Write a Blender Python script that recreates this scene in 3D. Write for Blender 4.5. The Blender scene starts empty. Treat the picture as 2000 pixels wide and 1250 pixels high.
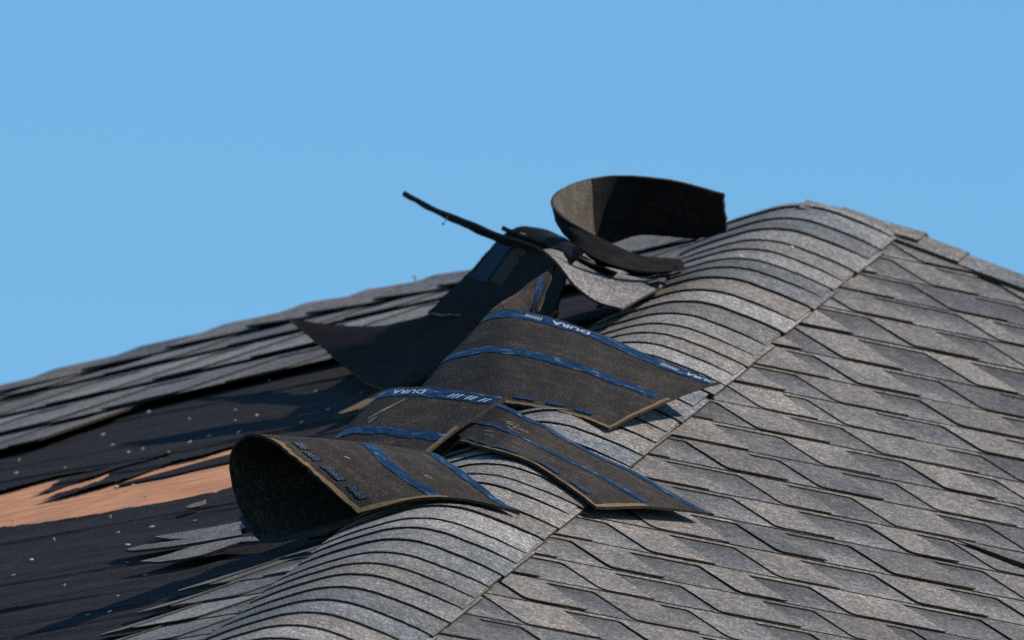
import bpy, math, random
import numpy as np
from mathutils import Matrix, Vector

random.seed(11)
rng = np.random.default_rng(11)
scene = bpy.context.scene
col = scene.collection
V = lambda *a: np.array(a, float)

# ---------------------------------------------------------------- camera
UP = V(0, 0, 7.0)                                   # height of the reference point on the hip above the lawn
CAM_F = V(-0.17959662, 0.96672420, 0.18217948)      # view direction
CAM_R = V(0.98294828, 0.16891803, 0.07265935)
CAM_U = V(-0.03946815, -0.19212238, 0.98057700)
CAM_P = V(4.93555643, -27.80573106, -5.03611164) + UP
FOC = 35819.2825                                    # focal length in units of 1/2000 frame width
cam = bpy.data.cameras.new('camera')
cam_ob = bpy.data.objects.new('camera', cam)
col.objects.link(cam_ob)
scene.camera = cam_ob
M = Matrix([[CAM_R[i], CAM_U[i], -CAM_F[i], CAM_P[i]] for i in range(3)] + [[0, 0, 0, 1]])
cam_ob.matrix_world = M
cam.sensor_width = 36.0
cam.lens = 36.0 * FOC / 2000.0
cam.clip_start = 0.5
cam.clip_end = 3000.0
cam.dof.use_dof = True
cam.dof.focus_distance = 28.0
cam.dof.aperture_fstop = 14.0

# ---------------------------------------------------------------- sky, sun, exposure
DELTA = 0.05
SUN = 0.75 * CAM_R + 0.66 * CAM_U + DELTA * CAM_F
SUN /= np.linalg.norm(SUN)
world = bpy.data.worlds.new('World')
scene.world = world
world.use_nodes = True
nt = world.node_tree
sky = nt.nodes.new('ShaderNodeTexSky')
sky.sky_type = 'NISHITA'
sky.sun_disc = False
sky.sun_elevation = math.asin(SUN[2])
sky.sun_rotation = math.atan2(SUN[0], SUN[1])
sky.altitude = 0
sky.air_density = 1.30
sky.dust_density = 0.0
sky.ozone_density = 10.0
bg = nt.nodes['Background']
bg.inputs['Strength'].default_value = 0.137
wb = nt.nodes.new('ShaderNodeMix')                   # one white balance for the whole sky
wb.data_type, wb.blend_type = 'RGBA', 'MULTIPLY'
wb.inputs[0].default_value = 1.0
wb.inputs[7].default_value = (0.80, 1.02, 1.03, 1)
nt.links.new(sky.outputs[0], wb.inputs[6])
nt.links.new(wb.outputs[2], bg.inputs[0])

sun = bpy.data.lights.new('sun', 'SUN')
sun.energy = 5.0
sun.angle = math.radians(0.53)
sun.color = (1.0, 0.94, 0.85)
sun_ob = bpy.data.objects.new('sun', sun)
col.objects.link(sun_ob)
sun_ob.rotation_euler = Vector(-SUN).to_track_quat('-Z', 'Y').to_euler()
sun_ob.location = (0, 0, 40)

vs = scene.view_settings
vs.view_transform = 'Standard'
vs.look = 'None'
vs.gamma = 1.0
vs.exposure = 0.0
vs.use_curve_mapping = False

scene.cycles.use_denoising = False

# ---------------------------------------------------------------- the two slopes as coordinate frames
HIP = V(-0.15199, -0.01671, 0.04805) + UP
A45 = math.sqrt(0.5)
CR = V(A45, A45, 0); UR = V(-0.63184269, 0.63184269, 0.44894280); NR = V(0.31745050, -0.31745050, 0.89356050)
CL = V(-A45, A45, 0); UL = V(0.63238091, 0.63238091, 0.44742459); NL = V(-0.31637696, -0.31637696, 0.89432166)
HD = V(0.00199765, 0.94252295, 0.33413543)          # up along the hip
KR = V(0.94827274, 0.10428644, -0.29983853)         # across the hip, down the right slope
KL = V(-0.94863145, 0.10749929, -0.29756054)
HS_R = float(HD @ CR / (HD @ UR)); HS_L = float(HD @ CL / (HD @ UL))   # the hip in slope coordinates: s = HS * t
RP = lambda s, t, n=0.0: HIP + s * CR + t * UR + n * NR
LP = lambda s, t, n=0.0: HIP + s * CL + t * UL + n * NL


def ray(px, py):
    return CAM_F + CAM_R * (px - 1000) / FOC - CAM_U * (py - 625) / FOC


def on_plane(px, py, nrm, pt):
    d = ray(px, py)
    return CAM_P + d * (((pt - CAM_P) @ nrm) / (d @ nrm))


def at_t(px, py, t):                                # the point of that sight line on the cross-section t of the left slope
    return on_plane(px, py, UL, HIP + UL * t)


def at_d(px, py, d):                                # the point of that sight line at depth d behind the hip reference point
    return on_plane(px, py, CAM_F, HIP + CAM_F * d)


def on_L(px, py, n=0.0):
    q = on_plane(px, py, NL, HIP + NL * n) - HIP
    return float(q @ CL), float(q @ UL)


def on_R(px, py, n=0.0):
    q = on_plane(px, py, NR, HIP + NR * n) - HIP
    return float(q @ CR), float(q @ UR)


# ---------------------------------------------------------------- materials
def new_mat(name):
    m = bpy.data.materials.new(name)
    m.use_nodes = True
    n = m.node_tree.nodes
    return m, m.node_tree, n, n['Principled BSDF']


def N(tree, typ, **kw):
    n = tree.nodes.new(typ)
    for k, v in kw.items():
        setattr(n, k, v)
    return n


def coords(tree, scale=1.0):
    """UV in metres, shifted by a per-object amount so that no two pieces show the same speckle."""
    uv = N(tree, 'ShaderNodeUVMap', uv_map='m')
    oi = N(tree, 'ShaderNodeObjectInfo')
    mu = N(tree, 'ShaderNodeVectorMath', operation='MULTIPLY_ADD')
    mu.inputs[1].default_value = (1, 1, 1)
    sc = N(tree, 'ShaderNodeMath', operation='MULTIPLY')
    sc.inputs[1].default_value = 53.7
    tree.links.new(oi.outputs['Random'], sc.inputs[0])
    tree.links.new(uv.outputs[0], mu.inputs[0])
    tree.links.new(sc.outputs[0], mu.inputs[2])
    return mu.outputs[0], uv.outputs[0], oi.outputs['Random']


def ramp(tree, fac, stops):
    r = N(tree, 'ShaderNodeValToRGB')
    e = r.color_ramp.elements
    while len(e) < len(stops):
        e.new(0.5)
    for el, (p, c) in zip(e, stops):
        el.position = p
        el.color = (c, c, c, 1) if isinstance(c, (int, float)) else (*c, 1)
    tree.links.new(fac, r.inputs[0])
    return r.outputs[0]


def mix(tree, fac, a, b, mode='MIX'):
    m = N(tree, 'ShaderNodeMix', data_type='RGBA', blend_type=mode)
    for sock, v in ((m.inputs[0], fac), (m.inputs[6], a), (m.inputs[7], b)):
        if isinstance(v, (int, float)):
            sock.default_value = v
        elif isinstance(v, tuple):
            sock.default_value = (*v, 1)
        else:
            tree.links.new(v, sock)
    return m.outputs[2]


def granule(name, ca, cb, vary=0.20, speck=(0.42, 1.95), band=False, scale=300):
    ca, cb = (tuple(x * k for x, k in zip(c, (0.86, 0.832, 0.79))) for c in (ca, cb))
    m, t, n, p = new_mat(name)
    co, uv, rnd = coords(t)
    vo = N(t, 'ShaderNodeTexVoronoi', voronoi_dimensions='2D', feature='F1')
    vo.inputs['Scale'].default_value = scale
    t.links.new(co, vo.inputs['Vector'])
    sep = N(t, 'ShaderNodeSeparateColor')
    t.links.new(vo.outputs['Color'], sep.inputs[0])
    lo, hi = speck
    sp = ramp(t, sep.outputs[0], [(0.0, lo), (0.45, 0.75), (0.8, 1.05), (0.93, hi * 0.75), (1.0, hi)])
    big = N(t, 'ShaderNodeTexNoise', noise_dimensions='2D')
    big.inputs['Scale'].default_value = 7.0
    big.inputs['Detail'].default_value = 3.0
    t.links.new(co, big.inputs['Vector'])
    base = mix(t, ramp(t, big.outputs[0], [(0.38, 0.0), (0.62, 1.0)]), ca, cb)
    wear = N(t, 'ShaderNodeTexNoise', noise_dimensions='2D')
    wear.inputs['Scale'].default_value = 42.0
    wear.inputs['Detail'].default_value = 5.0
    t.links.new(co, wear.inputs['Vector'])
    base = mix(t, 1.0, base, ramp(t, wear.outputs[0], [(0.25, 0.78), (0.75, 1.2)]), 'MULTIPLY')
    base = mix(t, 1.0, base, ramp(t, rnd, [(0.0, 1 - vary), (1.0, 1 + vary)]), 'MULTIPLY')
    tc = N(t, 'ShaderNodeTexCoord')                 # run-off stains that carry on from piece to piece
    sn = N(t, 'ShaderNodeTexNoise', noise_dimensions='3D')
    sn.inputs['Scale'].default_value = 2.6
    sn.inputs['Detail'].default_value = 7.0
    sn.inputs['Roughness'].default_value = 0.62
    t.links.new(tc.outputs['Object'], sn.inputs['Vector'])
    base = mix(t, 1.0, base, ramp(t, sn.outputs[0], [(0.30, (0.74, 0.74, 0.755)), (0.52, (1.0, 1.0, 1.0)), (0.72, (1.14, 1.12, 1.09))]), 'MULTIPLY')
    if band:                                        # the dark granule band the maker lays along the top of every slot
        sx = N(t, 'ShaderNodeSeparateXYZ')
        t.links.new(uv, sx.inputs[0])
        fr = N(t, 'ShaderNodeMath', operation='MULTIPLY')
        fr.inputs[1].default_value = 1 / 0.3
        t.links.new(sx.outputs[1], fr.inputs[0])
        base = mix(t, 1.0, base, ramp(t, fr.outputs[0], [(0.02, 1.35), (0.24, 1.0), (0.42, 0.72)]), 'MULTIPLY')
    t.links.new(mix(t, 1.0, base, sp, 'MULTIPLY'), p.inputs['Base Color'])
    p.inputs['Roughness'].default_value = 0.88
    p.inputs['Specular IOR Level'].default_value = 0.3
    bu = N(t, 'ShaderNodeBump')
    bu.inputs['Strength'].default_value = 0.55
    bu.inputs['Distance'].default_value = 0.0016
    inv = N(t, 'ShaderNodeMath', operation='SUBTRACT')
    inv.inputs[0].default_value = 1.0
    t.links.new(vo.outputs['Distance'], inv.inputs[1])
    t.links.new(inv.outputs[0], bu.inputs['Height'])
    t.links.new(bu.outputs[0], p.inputs['Normal'])
    return m


def plain(name, c, rough=0.8, spec=0.3, noise=None, c2=None, metal=0.0, bump=0.0, stretch=(1, 1, 1)):
    m, t, n, p = new_mat(name)
    p.inputs['Roughness'].default_value = rough
    p.inputs['Specular IOR Level'].default_value = spec
    p.inputs['Metallic'].default_value = metal
    if noise:
        co, uv, rnd = coords(t)
        mp = N(t, 'ShaderNodeVectorMath', operation='MULTIPLY')
        mp.inputs[1].default_value = stretch
        t.links.new(co, mp.inputs[0])
        no = N(t, 'ShaderNodeTexNoise', noise_dimensions='3D')
        no.inputs['Scale'].default_value = noise
        no.inputs['Detail'].default_value = 6.0
        no.inputs['Roughness'].default_value = 0.65
        t.links.new(mp.outputs[0], no.inputs['Vector'])
        t.links.new(mix(t, ramp(t, no.outputs[0], [(0.3, 0.0), (0.7, 1.0)]), c, c2 or tuple(x * 0.6 for x in c)), p.inputs['Base Color'])
        if bump:
            bu = N(t, 'ShaderNodeBump')
            bu.inputs['Strength'].default_value = bump
            bu.inputs['Distance'].default_value = 0.002
            t.links.new(no.outputs[0], bu.inputs['Height'])
            t.links.new(bu.outputs[0], p.inputs['Normal'])
    else:
        p.inputs['Base Color'].default_value = (*c, 1)
    return m


def sanded(name, ca, cb):
    """Back of a shingle: bitumen dusted with fine sand, rubbed in places."""
    m, t, n, p = new_mat(name)
    co, uv, rnd = coords(t)
    vo = N(t, 'ShaderNodeTexVoronoi', voronoi_dimensions='2D', feature='F1')
    vo.inputs['Scale'].default_value = 420
    t.links.new(co, vo.inputs['Vector'])
    sep = N(t, 'ShaderNodeSeparateColor')
    t.links.new(vo.outputs['Color'], sep.inputs[0])
    sp = ramp(t, sep.outputs[0], [(0.0, 0.62), (0.6, 0.95), (0.92, 1.35), (1.0, 2.2)])
    a = N(t, 'ShaderNodeTexNoise', noise_dimensions='2D')
    a.inputs['Scale'].default_value = 11.0
    a.inputs['Detail'].default_value = 6.0
    a.inputs['Roughness'].default_value = 0.7
    t.links.new(co, a.inputs['Vector'])
    base = mix(t, ramp(t, a.outputs[0], [(0.35, 0.0), (0.65, 1.0)]), ca, cb)
    st = N(t, 'ShaderNodeVectorMath', operation='MULTIPLY')
    st.inputs[1].default_value = (7, 60, 1)
    t.links.new(co, st.inputs[0])
    b = N(t, 'ShaderNodeTexNoise', noise_dimensions='2D')
    b.inputs['Scale'].default_value = 1.0
    b.inputs['Detail'].default_value = 4.0
    t.links.new(st.outputs[0], b.inputs['Vector'])
    base = mix(t, 1.0, base, ramp(t, b.outputs[0], [(0.3, 0.85), (0.62, 1.05), (0.74, 1.45)]), 'MULTIPLY')
    t.links.new(mix(t, 1.0, base, sp, 'MULTIPLY'), p.inputs['Base Color'])
    p.inputs['Roughness'].default_value = 0.85
    p.inputs['Specular IOR Level'].default_value = 0.08
    bu = N(t, 'ShaderNodeBump')
    bu.inputs['Strength'].default_value = 0.5
    bu.inputs['Distance'].default_value = 0.0012
    t.links.new(vo.outputs['Distance'], bu.inputs['Height'])
    t.links.new(bu.outputs[0], p.inputs['Normal'])
    return m


def felt_mat():
    """Roofing felt: long wrinkles in its colour, brown dust, chalky rubbed lines."""
    m, t, n, p = new_mat('roofing_felt')
    co, uv, rnd = coords(t)
    st = N(t, 'ShaderNodeVectorMath', operation='MULTIPLY')
    st.inputs[1].default_value = (0.6, 9, 1)
    t.links.new(uv, st.inputs[0])
    a = N(t, 'ShaderNodeTexNoise', noise_dimensions='2D')
    a.inputs['Scale'].default_value = 9.0
    a.inputs['Detail'].default_value = 7.0
    a.inputs['Roughness'].default_value = 0.68
    t.links.new(st.outputs[0], a.inputs['Vector'])
    c = ramp(t, a.outputs[0], [(0.28, (0.0155, 0.0135, 0.0135)), (0.52, (0.026, 0.0225, 0.022)), (0.70, (0.033, 0.028, 0.026)), (0.80, (0.060, 0.052, 0.047))])
    d = N(t, 'ShaderNodeTexNoise', noise_dimensions='2D')
    d.inputs['Scale'].default_value = 3.4
    d.inputs['Detail'].default_value = 9.0
    d.inputs['Roughness'].default_value = 0.75
    t.links.new(uv, d.inputs['Vector'])
    c = mix(t, ramp(t, d.outputs[0], [(0.58, 0.0), (0.78, 0.75)]), c, (0.075, 0.048, 0.030))
    g = N(t, 'ShaderNodeTexVoronoi', voronoi_dimensions='2D', feature='F1')
    g.inputs['Scale'].default_value = 430
    t.links.new(uv, g.inputs['Vector'])
    gs = N(t, 'ShaderNodeSeparateColor')
    t.links.new(g.outputs['Color'], gs.inputs[0])
    c = mix(t, ramp(t, gs.outputs[1], [(0.965, 0.0), (0.985, 0.6)]), c, (0.13, 0.115, 0.10))     # loose granules
    t.links.new(c, p.inputs['Base Color'])
    p.inputs['Roughness'].default_value = 0.9
    p.inputs['Specular IOR Level'].default_value = 0.06
    bu = N(t, 'ShaderNodeBump')
    bu.inputs['Strength'].default_value = 0.4
    bu.inputs['Distance'].default_value = 0.003
    t.links.new(a.outputs[0], bu.inputs['Height'])
    t.links.new(bu.outputs[0], p.inputs['Normal'])
    return m


def film():
    """Blue release film: wrinkled, rubbed pale where it has been handled."""
    m, t, n, p = new_mat('release_film')
    co, uv, rnd = coords(t)
    st = N(t, 'ShaderNodeVectorMath', operation='MULTIPLY')
    st.inputs[1].default_value = (0.35, 1.6, 1)
    t.links.new(co, st.inputs[0])
    a = N(t, 'ShaderNodeTexNoise', noise_dimensions='2D')
    a.inputs['Scale'].default_value = 70.0
    a.inputs['Detail'].default_value = 5.0
    a.inputs['Roughness'].default_value = 0.7
    t.links.new(st.outputs[0], a.inputs['Vector'])
    c = ramp(t, a.outputs[0], [(0.30, (0.002, 0.008, 0.020)), (0.50, (0.004, 0.018, 0.045)), (0.60, (0.012, 0.040, 0.085)), (0.70, (0.17, 0.22, 0.25))])
    t.links.new(c, p.inputs['Base Color'])
    p.inputs['Roughness'].default_value = 0.42
    p.inputs['Specular IOR Level'].default_value = 0.22
    bu = N(t, 'ShaderNodeBump')
    bu.inputs['Strength'].default_value = 0.7
    bu.inputs['Distance'].default_value = 0.002
    t.links.new(a.outputs[0], bu.inputs['Height'])
    t.links.new(bu.outputs[0], p.inputs['Normal'])
    return m


MT = {}
MT['tan'] = granule('granules_taupe', (0.258, 0.224, 0.197), (0.212, 0.191, 0.173))
MT['gray'] = granule('granules_grey', (0.178, 0.168, 0.160), (0.235, 0.208, 0.186))
MT['slate'] = granule('granules_slate', (0.105, 0.102, 0.103), (0.150, 0.141, 0.136))
MT['blue'] = granule('granules_bluish_grey', (0.160, 0.164, 0.174), (0.212, 0.203, 0.196))
MT['slot'] = granule('granules_shadow_band', (0.118, 0.114, 0.113), (0.170, 0.156, 0.147), band=True)
MT['pale'] = granule('granules_light_grey', (0.295, 0.270, 0.250), (0.232, 0.222, 0.216))
MT['inner'] = granule('granules_curl_shade', (0.050, 0.047, 0.045), (0.072, 0.065, 0.06))  # roof granules darkened in colour for the shade inside the curl
MT['loop_brown'] = granule('granules_brown_grey', (0.165, 0.135, 0.105), (0.11, 0.09, 0.07), speck=(0.6, 1.5))  # brown-grey granules with a softer speckle
MT['edge'] = plain('asphalt_cut_edge', (0.020, 0.0145, 0.010), 0.85, 0.15, 160, (0.060, 0.042, 0.026), bump=0.6)
MT['back'] = sanded('sanded_asphalt_back', (0.031, 0.0245, 0.0200), (0.050, 0.039, 0.031))
MT['black'] = sanded('shade_darkened_back', (0.0125, 0.0060, 0.0035), (0.021, 0.0100, 0.0055))  # shingle back with the shade of a lifted underside put into its colour
MT['felt'] = felt_mat()
MT['rust'] = plain('bare_asphalt_rim', (0.10, 0.060, 0.027), 0.85, 0.2, 70, (0.24, 0.155, 0.075), bump=0.4, stretch=(1, 4, 1))
MT['tape'] = film()
MT['char'] = sanded('shaded_charcoal_back', (0.0095, 0.0085, 0.0085), (0.016, 0.0140, 0.0135))  # shingle back painted near black for faces turned from the sun
MT['film_dull'] = plain('dull_release_film', (0.002, 0.012, 0.034), 0.7, 0.08, 40, (0.004, 0.024, 0.055))
MT['seal'] = plain('sealant_bitumen', (0.002, 0.003, 0.005), 0.3, 0.6, 300, (0.012, 0.02, 0.032), bump=1.0)
MT['ink'] = plain('white_print', (0.38, 0.43, 0.46), 0.5, 0.4)
MT['zinc'] = plain('galvanised_nail', (0.55, 0.50, 0.36), 0.5, 0.4, 90, (0.28, 0.24, 0.16))
MT['scuff'] = plain('pale_scuff', (0.30, 0.245, 0.19), 0.9, 0.2)
MT['moss'] = plain('debris', (0.22, 0.19, 0.12), 0.9, 0.2, 200, (0.08, 0.075, 0.05))


def plywood():
    m, t, n, p = new_mat('plywood')
    co, uv, rnd = coords(t)
    mp = N(t, 'ShaderNodeVectorMath', operation='MULTIPLY')
    mp.inputs[1].default_value = (1.2, 26, 1)
    t.links.new(co, mp.inputs[0])
    no = N(t, 'ShaderNodeTexNoise')
    no.inputs['Scale'].default_value = 3.0
    no.inputs['Detail'].default_value = 8.0
    no.inputs['Distortion'].default_value = 0.6
    t.links.new(mp.outputs[0], no.inputs['Vector'])
    c = ramp(t, no.outputs[0], [(0.25, (0.42, 0.150, 0.056)), (0.5, (0.60, 0.232, 0.092)), (0.75, (0.74, 0.335, 0.145))])
    n2 = N(t, 'ShaderNodeTexNoise')
    n2.inputs['Scale'].default_value = 14.0
    n2.inputs['Detail'].default_value = 4.0
    t.links.new(co, n2.inputs['Vector'])
    c = mix(t, 1.0, c, ramp(t, n2.outputs[0], [(0.3, 0.82), (0.7, 1.12)]), 'MULTIPLY')
    t.links.new(c, p.inputs['Base Color'])
    p.inputs['Roughness'].default_value = 0.85
    return m


MT['ply'] = plywood()


def lawn():
    m, t, n, p = new_mat('lawn')
    tc = N(t, 'ShaderNodeTexCoord')
    no = N(t, 'ShaderNodeTexNoise')
    no.inputs['Scale'].default_value = 0.6
    no.inputs['Detail'].default_value = 8.0
    t.links.new(tc.outputs['Object'], no.inputs['Vector'])
    t.links.new(ramp(t, no.outputs[0], [(0.3, (0.035, 0.055, 0.018)), (0.7, (0.085, 0.095, 0.04))]), p.inputs['Base Color'])
    p.inputs['Roughness'].default_value = 0.95
    return m


MT['lawn'] = lawn()
MT['stucco'] = plain('stucco', (0.5, 0.46, 0.40), 0.9, 0.2, 30, (0.42, 0.38, 0.33), bump=0.3)


# ---------------------------------------------------------------- mesh helpers
class MB:
    def __init__(self):
        self.v, self.f, self.m, self.u = [], [], [], []

    def add(self, verts, uvs):
        b = len(self.v)
        self.v += [tuple(map(float, p)) for p in verts]
        self.u += [tuple(map(float, q)) for q in uvs]
        return b

    def face(self, idx, mat=0):
        self.f.append(tuple(idx))
        self.m.append(mat)

    def build(self, name, mats, parent=None, base=None, smooth=False, kind=None):
        me = bpy.data.meshes.new(name)
        v = self.v if base is None else [(a - base[0], b - base[1], c - base[2]) for a, b, c in self.v]
        me.from_pydata(v, [], self.f)
        for k in mats:
            me.materials.append(MT[k])
        me.polygons.foreach_set('material_index', self.m)
        if smooth:
            me.polygons.foreach_set('use_smooth', [True] * len(self.f))
        uv = me.uv_layers.new(name='m')
        li = np.empty(len(me.loops), dtype=np.int32)
        me.loops.foreach_get('vertex_index', li)
        uv.data.foreach_set('uv', np.array(self.u, dtype=np.float32)[li].ravel())
        me.update()
        o = bpy.data.objects.new(name, me)
        col.objects.link(o)
        if parent is not None:
            o.parent = parent
        if kind:
            o['kind'] = kind
        return o


def slab(top, bot, uvs, name, mats, parent=None, base=None):
    """Closed piece from a top outline and the matching bottom outline: face, cut edges, underside."""
    mb = MB()
    n = len(top)
    a = mb.add(top, uvs)
    b = mb.add(bot, uvs)
    mb.face(range(a, a + n), 0)
    mb.face(range(b + n - 1, b - 1, -1), 1)
    a2 = mb.add(top, uvs)
    b2 = mb.add(bot, uvs)
    for i in range(n):
        j = (i + 1) % n
        mb.face((a2 + j, a2 + i, b2 + i, b2 + j), 1)
    return mb.build(name, mats, parent, base)


def grid_solid(P, Q, uv, name, mats, parent=None, base=None, smooth=True):
    """Closed sheet between two point grids [i][j]; materials: P side, Q side, rim."""
    nu, nv = P.shape[:2]
    mb = MB()
    a = mb.add(P.reshape(-1, 3), uv.reshape(-1, 2))
    b = mb.add(Q.reshape(-1, 3), uv.reshape(-1, 2))
    I = lambda base_, i, j: base_ + i * nv + j
    for i in range(nu - 1):
        for j in range(nv - 1):
            mb.face((I(a, i, j), I(a, i + 1, j), I(a, i + 1, j + 1), I(a, i, j + 1)), 0)
            mb.face((I(b, i, j), I(b, i, j + 1), I(b, i + 1, j + 1), I(b, i + 1, j)), 1)
    ring = [(i, 0) for i in range(nu)] + [(nu - 1, j) for j in range(1, nv)] + [(i, nv - 1) for i in range(nu - 2, -1, -1)] + [(0, j) for j in range(nv - 2, 0, -1)]
    ra = mb.add([P[i, j] for i, j in ring], [uv[i, j] for i, j in ring])
    rb = mb.add([Q[i, j] for i, j in ring], [uv[i, j] for i, j in ring])
    n = len(ring)
    for k in range(n):
        l = (k + 1) % n
        mb.face((ra + l, ra + k, rb + k, rb + l), 2)
    o = mb.build(name, mats, parent, base, smooth)
    if smooth:                                      # the rim stays crisp
        me = o.data
        sm = [mi != 2 for mi in mb.m]
        me.polygons.foreach_set('use_smooth', sm)
    return o


def empty(name, loc, label=None, cat=None, group=None, parent=None):
    o = bpy.data.objects.new(name, None)
    o.empty_display_size = 0.2
    col.objects.link(o)
    o.location = loc
    if parent is not None:
        o.parent = parent
    for k, v in (('label', label), ('category', cat), ('group', group)):
        if v:
            o[k] = v
    return o


# ================================================================ the house
house = empty('house', (0, 0, 0), 'house with a grey asphalt shingle hip roof, storm damaged on its left slope', 'house')
TE = -3.1                                            # eaves
RIDGE = [(4.6, 0.85), (4.0, 1.15), (3.51, 1.386), (3.31, 1.479), (3.16, 1.547), (2.93, 1.655), (2.53, 1.70), (2.02, 1.712), (1.54, 1.71)]
PEAK_T = 1.73
rh_limit = lambda s: min(PEAK_T, 1.715 - 1.13 * (s - 1.729))      # upper end of the right slope


def ridge_t(s):
    for (s1, t1), (s0, t0) in zip(RIDGE[:-1], RIDGE[1:]):
        if s0 <= s <= s1:
            return t0 + (t1 - t0) * (s - s0) / (s1 - s0)
    return RIDGE[0][1] if s > RIDGE[0][0] else RIDGE[-1][1]


def poly_sheet(name, pts, uvs, mat, parent, thick, nrm):
    pts = [np.array(p) for p in pts]
    return slab(pts, [p - nrm * thick for p in pts], uvs, name, (mat, mat), parent)


rr = [(HS_R * TE, TE), (3.4, TE), (3.4, -0.17), (1.72, 1.72), (HS_R * PEAK_T, PEAK_T)]
right_slope = poly_sheet('right_slope', [RP(s, t, -0.022) for s, t in rr], rr, 'gray', house, 0.02, NR)
ll = [(HS_L * TE, TE), (4.6, TE)] + RIDGE + [(HS_L * PEAK_T, PEAK_T)]
left_slope = poly_sheet('left_slope', [LP(s, t, -0.0158) for s, t in ll], ll, 'ply', house, 0.02, NL)
left_slope['label'] = 'bare orange plywood deck under torn black felt'

# the slopes that fall away behind the ridge and the right-hand hip
DB = V(0.632, 0.632, -0.447)
bk = [LP(s, t, -0.02) for s, t in RIDGE] + [RP(HS_R * PEAK_T, PEAK_T, -0.02)]
bk2 = [p + DB * 4.0 for p in reversed(bk)]
poly_sheet('back_slope', bk + bk2, [(i * 0.4, 0) for i in range(len(bk))] + [(4 - i * 0.4, 4) for i in range(len(bk))], 'gray', house, 0.02, V(0.3, 0.3, 0.9))
RH = [RP(1.60, 1.80, 0.0), RP(1.729, 1.718, 0.0), RP(3.4, -0.17, 0.0)]
DR2 = V(0.10, 0.95, -0.28)
poly_sheet('far_slope', [RP(HS_R * PEAK_T, PEAK_T, -0.02)] + [p - NR * 0.02 for p in RH[1:]] + [p + DR2 * 4 for p in reversed(RH)],
           [(0, 0), (0, 0), (2, 0), (2, 4), (0, 4), (0, 4)], 'gray', house, 0.02, V(0.3, 0.3, 0.9))

# walls below the eaves
ce = LP(HS_L * TE, TE, -0.06)
inn = 0.45
plan = [ce + CR * inn + CL * inn, ce + CR * 5.6 + CL * inn, ce + CR * 5.6 + CL * 6.8, ce + CR * inn + CL * 6.8]
mb = MB()
bt = mb.add([V(p[0], p[1], 0.0) for p in plan], [(0, 0), (5, 0), (11, 0), (16, 0)])
tp = mb.add([V(p[0], p[1], ce[2] + 0.1) for p in plan], [(0, 5.6), (5, 5.6), (11, 5.6), (16, 5.6)])
for i in range(4):
    j = (i + 1) % 4
    mb.face((bt + i, bt + j, tp + j, tp + i))
mb.face((tp, tp + 1, tp + 2, tp + 3))
mb.build('wall', ('stucco',), house)
for nm, d in (('fascia', CR), ('fascia', CL)):
    q0, q1 = ce - V(0, 0, 0.02), ce + d * (6.0 if d is CR else 7.2) - V(0, 0, 0.02)
    poly_sheet(nm, [q0, q1, q1 - V(0, 0, 0.18), q0 - V(0, 0, 0.18)], [(0, 0), (6, 0), (6, .2), (0, .2)], 'stucco', house, 0.02, V(0, -1, 0))

# ---------------------------------------------------------------- shingle courses
LIFT, TB_, TT_ = 0.0092, 0.0019, 0.0023


def jitter_line(p0, p1, step, amp):
    n = max(1, int(abs(p1[0] - p0[0]) / step))
    out = []
    for i in range(1, n):
        f = i / n
        out.append((p0[0] + (p1[0] - p0[0]) * f, p0[1] + (p1[1] - p0[1]) * f + random.uniform(-amp, amp)))
    return out


def clip(poly, a, b, c):
    """Part of an outline with a*s + b*t <= c."""
    out = []
    for i, p in enumerate(poly):
        q = poly[(i + 1) % len(poly)]
        dp, dq = a * p[0] + b * p[1] - c, a * q[0] + b * q[1] - c
        if dp <= 0:
            out.append(p)
        if (dp < 0 < dq) or (dq < 0 < dp):
            f = dp / (dp - dq)
            out.append((p[0] + (q[0] - p[0]) * f, p[1] + (q[1] - p[1]) * f))
    return out


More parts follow.
